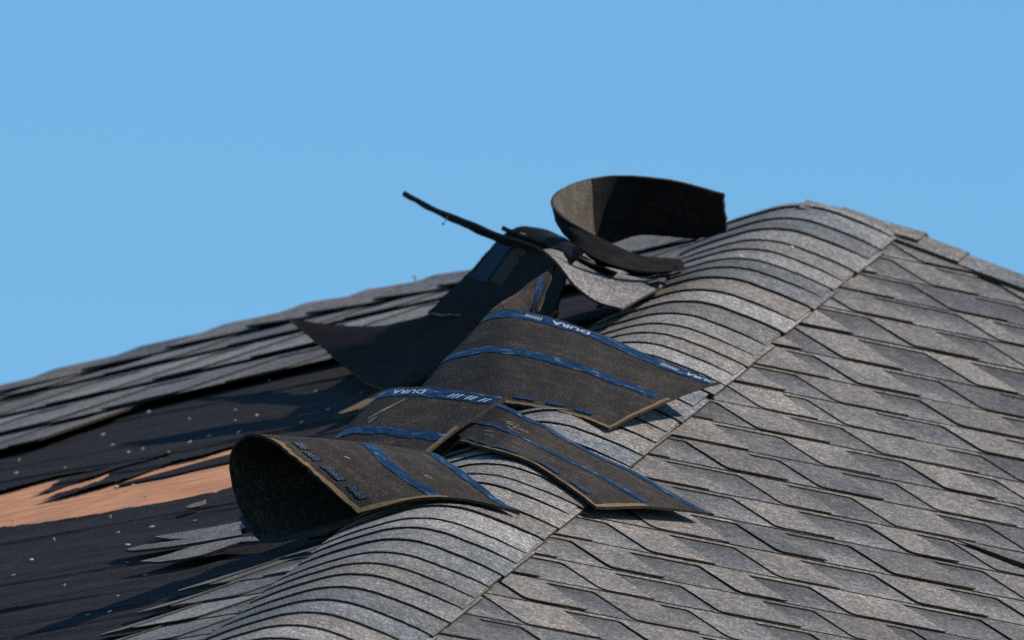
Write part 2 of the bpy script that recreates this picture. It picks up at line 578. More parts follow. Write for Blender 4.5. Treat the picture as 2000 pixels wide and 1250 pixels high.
def course(P, parent, tb, top, slots, lo, hi, planes, palette, base_mat='slot', shear=0.0, sref=0.0, end_taper=0.0, expo=0.2, rough=0.0008, lift_extra=0.0):
    """One course: backing strips about a metre long, and on them the tabs between the slots."""
    dn = lambda t: -LIFT + LIFT * (1 - (t - tb) / 0.3)

    def put(pts, n0, th, name, mats, dl=0.0):
        q = list(pts)
        for pl in planes:
            q = clip(q, *pl)
            if len(q) < 3:
                return
        ar = sum(q[i][0] * q[(i + 1) % len(q)][1] - q[(i + 1) % len(q)][0] * q[i][1] for i in range(len(q)))
        if abs(ar) < 4e-4:
            return
        top_, bot_, uv = [], [], []
        for s, t in q:
            tt = t + shear * (s - sref)
            nn = dn(t) + n0 + dl * max(0.0, 1 - (t - tb) / 0.16)
            top_.append(P(s, tt, nn + th))
            bot_.append(P(s, tt, nn))
            uv.append((s, t - tb))
        slab(top_, bot_, uv, name, mats, parent)

    s = lo - random.uniform(0, 0.6)
    while s < hi:
        e = min(s + random.uniform(0.95, 1.0), hi)
        a = max(s, lo)
        if e - a > 0.03:
            lft = [(a, tb + expo)]
            pts = [(a, tb)] + jitter_line((a, tb), (e, tb), 0.03, rough) + [(e - 0.0015, tb), (e - 0.0015 - end_taper, tb + expo)] + lft
            put(pts, lift_extra, TB_, 'shingle', (base_mat, 'edge'))
        s = e
    prev = lo
    for a, b in slots + [(hi, None)]:
        if b is None:
            b = a
        if a - prev > 0.03 and prev < hi:
            a = min(a, hi)
            b = min(b, hi)
            tp_ = top - random.uniform(-0.002, 0.003)
            tap = random.uniform(-0.008, 0.012)
            x0 = prev + 0.013
            pts = [(x0, tb)] + jitter_line((x0, tb), (a, tb), 0.03, rough) + [(a, tb), (a + tap * 0.3, tb + (tp_ - tb) * 0.5), (a + tap, tp_)]
            if b > a + 0.05:
                pts += [(b - 0.008, tp_), (b - 0.003, tp_ - 0.001), (b - 0.0005, tp_ - 0.004), (b, tp_ - 0.009)]
            pts += [(b, tb + expo), (prev, tb + expo), (prev, tb + 0.014), (prev + 0.0015, tb + 0.006), (prev + 0.005, tb + 0.0015)]
            put(pts, lift_extra + TB_ + 0.0001, TT_, 'shingle_tab', (random.choice(palette), 'edge'), random.choice((0, 0, 0.0006, 0.0014)))
        prev = b


R_PLANES = [(0, 1, PEAK_T - 0.004), (1.13, 1, 1.715 + 1.13 * 1.729 - 0.05), (-1, HS_R, -0.02)]
PAL_R = ('tan', 'tan', 'gray', 'gray', 'slate', 'tan')
COURSES = [
    (1.794, [(1.687,1.809),(1.962,2.098),(2.247,2.382),(2.474,2.577),(2.742,2.858)]),
    (1.653, [(1.583,1.661),(1.789,1.876),(2.009,2.119),(2.21,2.296),(2.408,2.542),(2.693,2.775)]),
    (1.511, [(1.477,1.589),(1.69,1.803),(1.903,1.974),(2.133,2.218),(2.325,2.464),(2.624,2.714)]),
    (1.364, [(1.424,1.542),(1.66,1.767),(1.911,1.996),(2.161,2.279),(2.446,2.579)]),
    (1.221, [(1.156,1.248),(1.373,1.549),(1.619,1.717),(1.82,1.901),(1.996,2.087),(2.225,2.295),(2.44,2.533)]),
    (1.075, [(1.153,1.273),(1.411,1.518),(1.633,1.76),(1.889,1.981),(2.109,2.228),(2.323,2.461)]),
    (0.917, [(0.942,1.023),(1.147,1.293),(1.382,1.499),(1.657,1.728),(1.881,1.977),(2.113,2.184),(2.278,2.36)]),
    (0.743, [(0.902,0.96),(1.087,1.212),(1.33,1.458),(1.563,1.686),(1.851,1.987),(2.104,2.199)]),
    (0.592, [(0.728,0.829),(0.974,1.077),(1.229,1.307),(1.456,1.582),(1.741,1.814),(1.979,2.056)]),
    (0.45, [(0.502,0.596),(0.707,0.763),(0.902,1.036),(1.153,1.288),(1.422,1.514),(1.629,1.711),(1.808,1.888),(2.033,2.173)]),
    (0.311, [(0.416,0.502),(0.647,0.747),(0.943,1.025),(1.194,1.301),(1.424,1.51),(1.648,1.776),(1.902,2.002)]),
    (0.174, [(0.397,0.543),(0.656,0.783),(0.887,0.969),(1.132,1.205),(1.334,1.463),(1.563,1.684),(1.85,1.965)]),
    (0.028, [(0.156,0.268),(0.388,0.449),(0.574,0.678),(0.836,0.921),(1.046,1.127),(1.284,1.375),(1.501,1.641),(1.799,1.937)]),
    (-0.116, [(0.142,0.284),(0.379,0.503),(0.661,0.766),(0.892,0.996),(1.145,1.248),(1.362,1.46),(1.562,1.658)]),
    (-0.265, [(0.062,0.182),(0.294,0.441),(0.535,0.607),(0.774,0.888),(1.018,1.111),(1.208,1.298),(1.45,1.581)]),
    (-0.413, [(-0.265,-0.141),(0.002,0.096),(0.189,0.314),(0.475,0.577),(0.723,0.839),(0.99,1.085),(1.232,1.321),(1.45,1.574)]),
    (-0.56, [(-0.346,-0.238),(-0.114,0.006),(0.122,0.271),(0.409,0.511),(0.625,0.761),(0.903,1.013),(1.104,1.213),(1.323,1.44)]),
    (-0.707, [(-0.494,-0.395),(-0.294,-0.154),(-0.063,0.058),(0.239,0.385),(0.54,0.656),(0.809,0.904),(1.045,1.167),(1.323,1.418)]),
    (-0.846, [(-0.606,-0.492),(-0.393,-0.271),(-0.118,-0.018),(0.106,0.167),(0.327,0.445),(0.613,0.75),(0.881,0.988),(1.092,1.22)]),
    (-0.979, [(-0.832,-0.715),(-0.601,-0.512),(-0.393,-0.337),(-0.212,-0.108),(0.037,0.158),(0.306,0.388),(0.54,0.651),(0.794,0.894),(1.034,1.158)]),
    (-1.118, [(-0.902,-0.797),(-0.658,-0.549),(-0.4,-0.319),(-0.216,-0.115),(0.027,0.112),(0.257,0.371),(0.465,0.568),(0.676,0.75),(0.85,0.943),(1.047,1.131)]),
    (-1.256, [(-0.891,-0.81),(-0.683,-0.586),(-0.447,-0.336),(-0.227,-0.094),(-0.004,0.095),(0.207,0.306),(0.405,0.533),(0.653,0.726),(0.865,0.941)]),
    (-1.397, [(-1.015,-0.913),(-0.796,-0.685),(-0.519,-0.391),(-0.268,-0.141),(0.001,0.096),(0.198,0.31),(0.445,0.582),(0.749,0.862)]),
    (-1.538, [(-1.301,-1.168),(-1.078,-1.001),(-0.865,-0.752),(-0.651,-0.537),(-0.376,-0.279),(-0.155,-0.069),(0.044,0.182),(0.303,0.44),(0.603,0.715)]),
    (-1.68, [(-1.434,-1.295),(-1.166,-1.067),(-0.951,-0.812),(-0.683,-0.593),(-0.465,-0.386),(-0.246,-0.145),(-0.032,0.093),(0.249,0.32),(0.453,0.542),(0.707,0.831)]),
    (-1.821, [(-1.561,-1.472),(-1.37,-1.231),(-1.117,-1.005),(-0.877,-0.762),(-0.623,-0.501),(-0.402,-0.279),(-0.165,-0.057),(0.06,0.15),(0.283,0.385),(0.504,0.626)]),
    (-1.963, [(-1.659,-1.587),(-1.477,-1.375),(-1.211,-1.079),(-0.946,-0.875),(-0.722,-0.622),(-0.486,-0.367),(-0.226,-0.122),(0.04,0.137),(0.259,0.388),(0.494,0.585)]),
    (-2.104, [(-1.766,-1.692),(-1.535,-1.416),(-1.291,-1.201),(-1.049,-0.915),(-0.814,-0.71),(-0.576,-0.471),(-0.355,-0.274),(-0.137,-0.011),(0.085,0.171),(0.327,0.452)]),
]

for (t_up, slots), (tb, _) in zip(COURSES[:-1], COURSES[1:]):
    lo = HS_R * tb - 0.02
    hi = 0.927 + 0.63 * tb + 0.70
    course(RP, right_slope, tb, t_up - 0.0125, slots, lo, hi, R_PLANES, PAL_R, expo=0.205)

# a tab near the lower right corner has let go and stands a little open
s0, t0 = on_R(1862, 1059)
q = [(0.0, 0.0), (0.05, -0.004), (0.10, -0.035), (0.13, -0.085), (0.15, -0.13), (0.10, -0.115), (0.06, -0.07), (0.03, -0.03)]
slab([RP(s0 + a, t0 + b, 0.006 + 0.10 * max(0, -b) * 0.6) for a, b in q], [RP(s0 + a, t0 + b, 0.004) for a, b in q], q, 'shingle_tab', ('slate', 'edge'), right_slope)

# ---------------------------------------------------------------- hip caps over the middle hip
mid_up = (NR + NL) / np.linalg.norm(NR + NL)
lat = KR - KL
lat /= np.linalg.norm(lat)
PHI2 = math.acos(float(NR @ NL)) / 2
HR = 0.175
ARC, TAN = HR * PHI2, HR * math.tan(PHI2)


def HP(w, hh, n=0.0):
    o = HIP + HD * hh
    if abs(w) <= ARC:
        th = w / HR
        d = mid_up * math.cos(th) + lat * math.sin(th)
        return o + mid_up * (-HR / math.cos(PHI2)) + d * (HR + n)
    if w > 0:
        return o + KR * (TAN + w - ARC) + NR * n
    return o + KL * (TAN - w - ARC) + NL * n


under = np.array([[HP(w, hh, 0.0045) for w in np.linspace(-0.14, 0.14, 21)] for hh in (-3.3, 2.42)])
uvu = np.array([[(w, hh) for w in np.linspace(-0.14, 0.14, 21)] for hh in (-3.3, 2.42)])
hip_ridge = grid_solid(under, under - mid_up * 0.02, uvu, 'hip_ridge', ('edge', 'edge', 'edge'), house)
CAPS = [2.313, 2.171, 2.047, 1.912, 1.807, 1.696, 1.598, 1.486, 1.342, 1.213, 1.077, 0.962, 0.861, 0.759, 0.655, 0.55, 0.421, 0.271, 0.146, 0.04, -0.083,
        -0.19, -0.30, -0.405, -0.51, -0.609, -0.685, -0.805, -0.919, -1.042, -1.131, -1.242, -1.365, -1.467, -1.569, -1.686, -1.804, -1.92, -2.035, -2.15, -2.27, -2.39, -2.51, -2.63]
hip_off = float((V(0, 0, 0) + UP - HIP) @ HD)
ws = np.linspace(-0.165, 0.160, 27)
CAPPAL = ('pale', 'blue', 'pale', 'gray', 'blue', 'tan', 'pale', 'blue', 'tan', 'gray')
for i, hb in enumerate(CAPS):
    hb = hb + hip_off
    skew, dw = random.uniform(-0.009, 0.009), random.uniform(-0.006, 0.006)
    ln = min(0.26, 2.352 + hip_off - hb)
    hs_ = np.array([0.0, 0.5, 1.0]) * ln
    wav = [random.uniform(-0.0016, 0.0016) for _ in ws]
    P = np.zeros((len(hs_), len(ws), 3))
    Q = P.copy()
    U = np.zeros((len(hs_), len(ws), 2))
    for a, x in enumerate(hs_):
        for b, w in enumerate(ws):
            w2 = w + dw
            hug = max(0.0, (abs(w) - 0.085) / 0.08)
            n0 = (0.0045 + 0.0085 * (1 - x / 0.26)) * (1 - 0.45 * hug * hug)
            y = hb + x + skew * w / 0.16 + (wav[b] if a == 0 else 0)
            P[a, b] = HP(w2, y, n0 + 0.0042)
            Q[a, b] = HP(w2, y, n0)
            U[a, b] = (w2, x)
    grid_solid(P, Q, U, 'hip_cap', (CAPPAL[(i * 7 + i // 3) % len(CAPPAL)], 'edge', 'edge'), hip_ridge)


def ridge_cap(A, B, front, back, up, parent, name, mats, wf=0.125, lift=0.008, off=0.007):
    """Bent cap from its butt A to its head B, hanging down both sides."""
    d = B - A
    rows = []
    for f in (0.0, 0.5, 1.0):
        row = []
        for w in np.linspace(-1, 1, 13):
            k = abs(w) * wf
            r_ = math.sqrt(k * k + 0.03 ** 2) - 0.03
            row.append(A + d * f + (front if w < 0 else back) * r_ * 1.12 + up * (off + lift * (1 - f)))
        rows.append(row)
    P = np.array(rows)
    U = np.array([[(w * wf, f * 0.2) for w in np.linspace(-1, 1, 13)] for f in (0, .5, 1)])
    return grid_solid(P, P - up * 0.0045, U, name, mats, parent)


# caps along the far right hip, butts facing down to the right
a0 = RP(1.61, 1.79, 0.0)
a1 = RP(1.735, 1.712, 0.0)
a2 = RP(3.3, -0.057, 0.0)
right_ridge = poly_sheet('right_hip', [RP(1.65, 1.70, -0.021), RP(3.3, -0.14, -0.021), RP(3.3, -0.07, -0.015), RP(1.73, 1.70, -0.015)], [(0, 0), (2, 0), (2, .1), (0, .1)], 'edge', house, 0.01, NR)
dirh = (a2 - a1) / np.linalg.norm(a2 - a1)
upr = (NR + V(0.2, 0.45, 0.85)) / np.linalg.norm(NR + V(0.2, 0.45, 0.85))
fr = -UR * 0.75 - CR * 0.66
fr /= np.linalg.norm(fr)
for i in range(13):
    h0 = a1 + dirh * (0.13 * (i - 0.0))
    ridge_cap(h0 + dirh * 0.13, h0 - dirh * 0.10, fr, DR2 / np.linalg.norm(DR2), upr, right_ridge, 'hip_cap', (('gray', 'blue', 'gray', 'tan', 'pale')[i % 5], 'edge', 'edge'), 0.125, 0.008, 0.004)
ridge_cap(a1 + dirh * 0.05, RP(1.575, 1.765, 0.0), fr, DR2 / np.linalg.norm(DR2), upr, right_ridge, 'hip_cap', ('gray', 'edge', 'edge'), 0.10, off=0.008)

# caps along the ridge on the left, butts facing down to the left
left_ridge = poly_sheet('ridge', [LP(s, t - 0.06, -0.012) for s, t in RIDGE[1:]] + [LP(s, t + 0.0, -0.004) for s, t in reversed(RIDGE[1:])],
                        [(i * .2, 0) for i in range(8)] + [(1.6 - i * .2, .1) for i in range(8)], 'edge', house, 0.008, NL)
cuts = [3.78, 3.585, 3.40, 3.235, 3.075, 2.92, 2.76, 2.58, 2.40, 2.21, 2.02, 1.83]
for i in range(len(cuts) - 1):
    sA, sB = cuts[i], cuts[i + 1] - 0.03
    ridge_cap(LP(sA, ridge_t(sA), 0.0) + UL * 0.0, LP(sB, ridge_t(sB), 0.0), -UL, DB, NL * 0.9 + UL * 0.2, left_ridge, 'ridge_cap', (('pale', 'gray', 'tan', 'blue')[i % 4], 'edge', 'edge'), 0.15, 0.009)

# ---------------------------------------------------------------- left slope: felt, torn open over the plywood
HOLE = [(-60, 980), (-30, 972), (0, 963), (60, 946), (120, 930), (170, 921), (215, 911), (160, 928), (120, 940), (95, 952), (63, 967), (100, 958), (140, 943), (190, 930), (235, 912), (280, 900), (332, 886),
        (322, 895), (285, 905), (235, 918), (205, 930), (190, 940), (140, 957), (100, 970), (69, 982), (118, 972), (165, 960), (215, 946), (240, 938), (300, 915), (345, 902), (400, 890), (452, 873), (520, 856),
        (540, 900), (520, 935), (455, 951), (420, 961), (350, 974), (300, 983), (250, 991), (190, 1005), (130, 1014), (60, 1024), (0, 1032), (-60, 1043)]
hole = np.array([on_L(x, y, -0.012) for x, y in HOLE])


def inside(poly, xs, ys):
    c = np.zeros(xs.shape, bool)
    n = len(poly)
    for i in range(n):
        x0, y0 = poly[i]
        x1, y1 = poly[(i + 1) % n]
        cond = (y0 > ys) != (y1 > ys)
        with np.errstate(divide='ignore', invalid='ignore'):
            xi = (x1 - x0) * (ys - y0) / (y1 - y0) + x0
        c ^= cond & (xs < xi)
    return c


ts = np.arange(-1.95, 1.62, 0.0045)
LAPS = [(-1.55, 0.05), (-1.12, -0.02), (-0.62, 0.03), (-0.22, 0.0), (0.02, 0.02), (0.30, 0.01), (0.42, -0.03), (0.86, 0.02)]
wr = [(rng.uniform(-1.9, 1.5), rng.uniform(-1.5, 3.5), rng.uniform(0.25, 0.9), rng.uniform(0.006, 0.022), rng.uniform(0.0008, 0.0040), rng.uniform(-0.08, 0.08)) for _ in range(170)]


def felt_n(s, t):
    n = -0.0125 + 0 * s
    for tl, sl in LAPS:
        edge = tl + sl * 0.3 * (s - 1) + 0.004 * np.sin(s * 9 + tl * 20) + 0.002 * np.sin(s * 31)
        d = t - edge
        n = n + np.where(d > 0, 0.0030 * np.exp(-d / 0.10), 0)
    for tc, sc, ls, lt, am, sl in wr:
        tt = t - tc - sl * (s - sc)
        m = np.abs(tt) < 4 * lt
        n = n + np.where(m, am * np.exp(-(tt / lt) ** 2) * np.exp(-((s - sc) / ls) ** 2), 0)
    n = n + 0.0012 * np.sin(s * 5 + 3 * np.sin(t * 4)) + 0.0007 * np.sin(t * 47 + 2 * np.sin(s * 3.1))
    return n


SS = np.arange(-1.9, 4.3, 0.0115)
S2, T2 = np.meshgrid(SS, ts, indexing='ij')
keepv = (S2 > HS_L * T2 + 0.0) & (S2 < 2.05 + 1.4 * T2) & (T2 < np.interp(S2, [r[0] for r in RIDGE[::-1]], [r[1] for r in RIDGE[::-1]]) - 0.02)
N2 = felt_n(S2, T2)
cs, ct = (S2[:-1, :-1] + S2[1:, 1:]) / 2, (T2[:-1, :-1] + T2[1:, 1:]) / 2
rag = 0.006 * np.sin(cs * 83) + 0.004 * np.sin(cs * 211 + ct * 60)
hol = inside(hole, cs, ct + rag * 0.35)
cell = keepv[:-1, :-1] & keepv[1:, :-1] & keepv[:-1, 1:] & keepv[1:, 1:] & ~hol
# torn margins curl up a little
near_hole = np.zeros_like(hol)
for k in range(1, 4):
    near_hole[:, k:] |= hol[:, :-k]
    near_hole[:, :-k] |= hol[:, k:]
curl = np.zeros_like(N2)
cc = (near_hole & ~hol) * (0.0012 + 0.0012 * np.sin(cs * 17))
curl[:-1, :-1] = np.maximum(curl[:-1, :-1], cc)
N2 = N2 + curl
idx = -np.ones(S2.shape, dtype=np.int64)
usedv = np.zeros(S2.shape, bool)
for di in (0, 1):
    for dj in (0, 1):
        usedv[di:S2.shape[0] - 1 + di, dj:S2.shape[1] - 1 + dj] |= cell
idx[usedv] = np.arange(usedv.sum())
pts = HIP + S2[usedv][:, None] * CL + T2[usedv][:, None] * UL + N2[usedv][:, None] * NL
ii, jj = np.nonzero(cell)
fq = np.stack([idx[ii, jj], idx[ii, jj + 1], idx[ii + 1, jj + 1], idx[ii + 1, jj]], axis=1)
me = bpy.data.meshes.new('underlayment')
me.vertices.add(len(pts))
me.vertices.foreach_set('co', pts.astype(np.float32).ravel())
me.loops.add(fq.size)
me.loops.foreach_set('vertex_index', fq.astype(np.int32).ravel())
me.polygons.add(len(fq))
me.polygons.foreach_set('loop_start', np.arange(0, fq.size, 4, dtype=np.int32))
me.polygons.foreach_set('use_smooth', np.ones(len(fq), bool))
uvl = me.uv_layers.new(name='m')
uvl.data.foreach_set('uv', np.stack([S2[usedv], T2[usedv]], axis=1).astype(np.float32)[fq.ravel()].ravel())
me.materials.append(MT['felt'])
me.update(calc_edges=True)
me.validate()
felt = bpy.data.objects.new('underlayment', me)
col.objects.link(felt)
felt.parent = left_slope
felt['label'] = 'black roofing felt, wrinkled and torn'
fl = [(HS_L * TE, TE), (4.6, TE), (4.6, 0.8), (4.3, 0.9), (0.06 + 2.05 + 1.4 * 0.0, 0.0), (2.05 - 1.4 * 1.95, -1.95), (HS_L * -1.95, -1.95)]
poly_sheet('underlayment', [LP(s, t, -0.0125) for s, t in fl], fl, 'felt', left_slope, 0.002, NL)


def strip(px_pts, n, mat, name, parent, thick=0.002, label=None, lift=None):
    st = [on_L(x, y, n) for x, y in px_pts]
    lift = lift or [0] * len(st)
    o = slab([LP(s, t, n + l) for (s, t), l in zip(st, lift)], [LP(s, t, n - thick + l) for (s, t), l in zip(st, lift)], st, name, (mat, 'edge' if mat != 'felt' else 'felt'), parent)
    if label:
        o['label'] = label
    return o


strip([(228, 946), (300, 927), (380, 905), (452, 886), (500, 872), (500, 890), (452, 901), (390, 914), (330, 929), (270, 940), (235, 948)], -0.012, 'felt', 'felt_scrap', left_slope)
strip([(300, 1048), (360, 1038), (420, 1028), (470, 1018), (480, 1030), (430, 1046), (380, 1052), (330, 1052)], -0.006, 'slot', 'shingle_scrap', left_slope, 0.003)
strip([(660, 806), (690, 792), (735, 768), (748, 762), (752, 768), (730, 782), (700, 798), (668, 808)], 0.012, 'rust', 'shingle_scrap', left_slope, 0.003)
strip([(243, 1073), (285, 1063), (345, 1055), (398, 1049), (470, 1035), (472, 1044), (398, 1057), (340, 1066), (290, 1072), (258, 1075)], 0.004, 'gray', 'shingle_scrap', left_slope, 0.004)
strip([(272, 1096), (320, 1085), (372, 1068), (420, 1058), (470, 1049), (540, 1046), (540, 1054), (470, 1058), (400, 1082), (365, 1090), (310, 1097)], 0.004, 'gray', 'shingle_scrap', left_slope, 0.004)
strip([(362, 990), (380, 982), (400, 978), (404, 983), (390, 988), (370, 992)], 0.0, 'moss', 'shingle_scrap', left_slope, 0.003)

# intact courses along the ridge (they lie a little out of true)
PAL_L = ('pale', 'pale', 'tan', 'gray', 'blue')
SH, SR = -0.20, 2.45
L_PLANES = [(-(1 - HS_L * SH), HS_L, HS_L * SH * SR - 0.02)]
for (s1, t1), (s0_, t0_) in zip(RIDGE[:-1], RIDGE[1:]):
    m_ = (t1 - t0_) / (s1 - s0_)
    L_PLANES.append((-m_ + SH, 1, t0_ - m_ * s0_ + SH * SR - 0.03))


def rand_slots(lo, hi):
    out, c = [], lo
    while c < hi:
        a = c + random.uniform(0.10, 0.2)
        b = a + random.uniform(0.08, 0.14)
        out.append((a, b))
        c = b
    return out


UPPER = [(0.71, 2.44, 4.2), (0.925, 1.90, 4.2), (1.195, 1.45, 4.2), (1.45, 1.45, 4.2)]
for k, (tb, lo, hi) in enumerate(UPPER):
    ex = 0.25
    course(LP, left_slope, tb, tb + ex - 0.02, rand_slots(lo - 0.05, hi), lo, hi, L_PLANES, PAL_L, base_mat='gray', shear=-0.20, sref=2.45, expo=0.34, rough=0.003, lift_extra=0.003)

# what is left of the courses near the hip, lower left; their ends are torn to points
LOWER = [(-0.895, -0.42), (-1.03, -0.34), (-1.164, -0.42), (-1.303, -0.51), (-1.44, -0.60), (-1.58, -0.70), (-1.72, -0.85), (-1.86, -0.95)]
for k, (tb, end) in enumerate(LOWER):
    lo = HS_L * tb
    slots = [x for x in rand_slots(lo + 0.12, end - 0.22) if x[1] < end - 0.10]
    course(LP, left_slope, tb, tb + 0.125, slots, lo, end - 0.12, [(-1, HS_L, -0.02)], PAL_L, expo=0.20, rough=0.0035)
    # ragged tail
    z = end - 0.12
    ra = lambda: random.uniform(-0.012, 0.012)
    pts = [(z, tb), (z + 0.03, tb + ra() * 0.3), (z + 0.06, tb + ra() * 0.4), (z + 0.09, tb + 0.006 + ra() * 0.4), (end + ra(), tb + 0.020), (z + 0.105, tb + 0.032 + ra() * 0.4), (z + 0.085 + ra(), tb + 0.055), (z + 0.06, tb + 0.07 + ra()), (z + 0.035 + ra(), tb + 0.10), (z, tb + 0.15)]
    dn = lambda t: -LIFT + LIFT * (1 - (t - tb) / 0.3)
    slab([LP(s, t, dn(t) + 0.007 - 0.006 * (s - z) / 0.12) for s, t in pts], [LP(s, t, dn(t)) for s, t in pts], [(s, t - tb) for s, t in pts], 'shingle', ('gray', 'edge'), left_slope)
for tb in (-0.76, -0.60, -0.45, -0.30, -0.15, 0.0, 0.15, 0.30, 0.45, 0.60, 0.75, 0.90, 1.05):
    lo = HS_L * tb
    course(LP, left_slope, tb, tb + 0.13, [], lo, lo + 0.32, [(-1, HS_L, -0.02)], PAL_L, expo=0.2, rough=0.003)

# ---------------------------------------------------------------- nails
def nail_mesh():
    mb = MB()
    rings = [(0.0014, -0.012), (0.0014, 0.0), (0.0046, 0.0), (0.0052, 0.0007), (0.0040, 0.0016)]
    k = 9
    ids = []
    for r, z in rings:
        ids.append(mb.add([(r * math.cos(2 * math.pi * i / k), r * math.sin(2 * math.pi * i / k), z) for i in range(k)], [(i * .01, z) for i in range(k)]))
    for a, b in zip(ids[:-1], ids[1:]):
        for i in range(k):
            j = (i + 1) % k
            mb.face((a + i, a + j, b + j, b + i))
    mb.face(range(ids[-1], ids[-1] + k))
    return mb


nail0 = nail_mesh().build('nail', ('zinc',), left_slope)
NAILS = [(526, 742), (616, 763), (458, 799), (457, 818), (500, 808), (368, 816), (290, 805), (200, 846), (218, 867), (278, 877), (250, 882), (370, 863), (641, 800), (466, 842), (408, 849), (37, 900), (127, 916), (32, 926),
         (228, 951), (259, 947), (283, 967), (329, 883), (215, 1008), (296, 1027), (378, 1015), (399, 980), (105, 1053), (229, 1039), (61, 1092), (249, 1064), (249, 1098), (26, 1126), (124, 1142), (284, 1122), (229, 1164), (172, 1203), (706, 765), (24, 1014), (215, 1196), (590, 828)]


def put_nail(o, pos, nrm, tilt=0.35):
    z = Vector(nrm) + Vector((random.uniform(-tilt, tilt), random.uniform(-tilt, tilt), 0))
    o.location = Vector(pos)
    o.rotation_euler = z.to_track_quat('Z', 'Y').to_euler()
    k = random.uniform(0.55, 0.95)
    o.scale = (k, k, 1)


first = True
for x, y in NAILS:
    s, t = on_L(x, y, -0.009)
    if first:
        o, first = nail0, False
    else:
        o = nail0.copy()
        col.objects.link(o)
        o.parent = left_slope
    put_nail(o, LP(s, t, float(felt_n(np.array(s), np.array(t))) + random.choice((0.0006, 0.001, 0.0025))), NL)
for x, y, par, n in ((1212, 1081, right_slope, 0.006), (1547, 483, hip_ridge, 0.022), (1733, 438, right_ridge, 0.025), (1447, 500, hip_ridge, 0.018)):
    o = nail0.copy()
    col.objects.link(o)
    o.parent = par
    s, t = on_R(x, y, n)
    put_nail(o, RP(s, t, n), NR - CAM_F * (1.6 if x == 1212 else 0.3), 0.1)
o = nail0.copy()
col.objects.link(o)
o.parent = left_ridge
q = on_plane(810, 541, CAM_F, LP(2.62, 1.70, 0.03))
put_nail(o, q, NL - CAM_F, 0.1)


# ================================================================ curled and torn shingle strips
def spline(pts, n):
    pts = np.array(pts, float)
    d = np.r_[0, np.cumsum(np.sqrt(np.linalg.norm(np.diff(pts, axis=0), axis=1) + 1e-9))]
    d /= d[-1]
    return pts, d, n


def catmull(pts, knots, u):
    n = len(pts)
    out = np.zeros((len(u), pts.shape[1]))
    for k, x in enumerate(u):
        i = min(max(int(np.searchsorted(knots, x, side='right')) - 1, 0), n - 2)
        p1, p2 = pts[i], pts[i + 1]
        h = knots[i + 1] - knots[i]
        m1 = (p2 - pts[i - 1]) / (knots[i + 1] - knots[i - 1]) if i > 0 else (p2 - p1) / h
        m2 = (pts[i + 2] - p1) / (knots[i + 2] - knots[i]) if i + 2 < n else (p2 - p1) / h
        f = (x - knots[i]) / h
        out[k] = (2 * f**3 - 3 * f**2 + 1) * p1 + (f**3 - 2 * f**2 + f) * h * m1 + (-2 * f**3 + 3 * f**2) * p2 + (f**3 - f**2) * h * m2
    return out


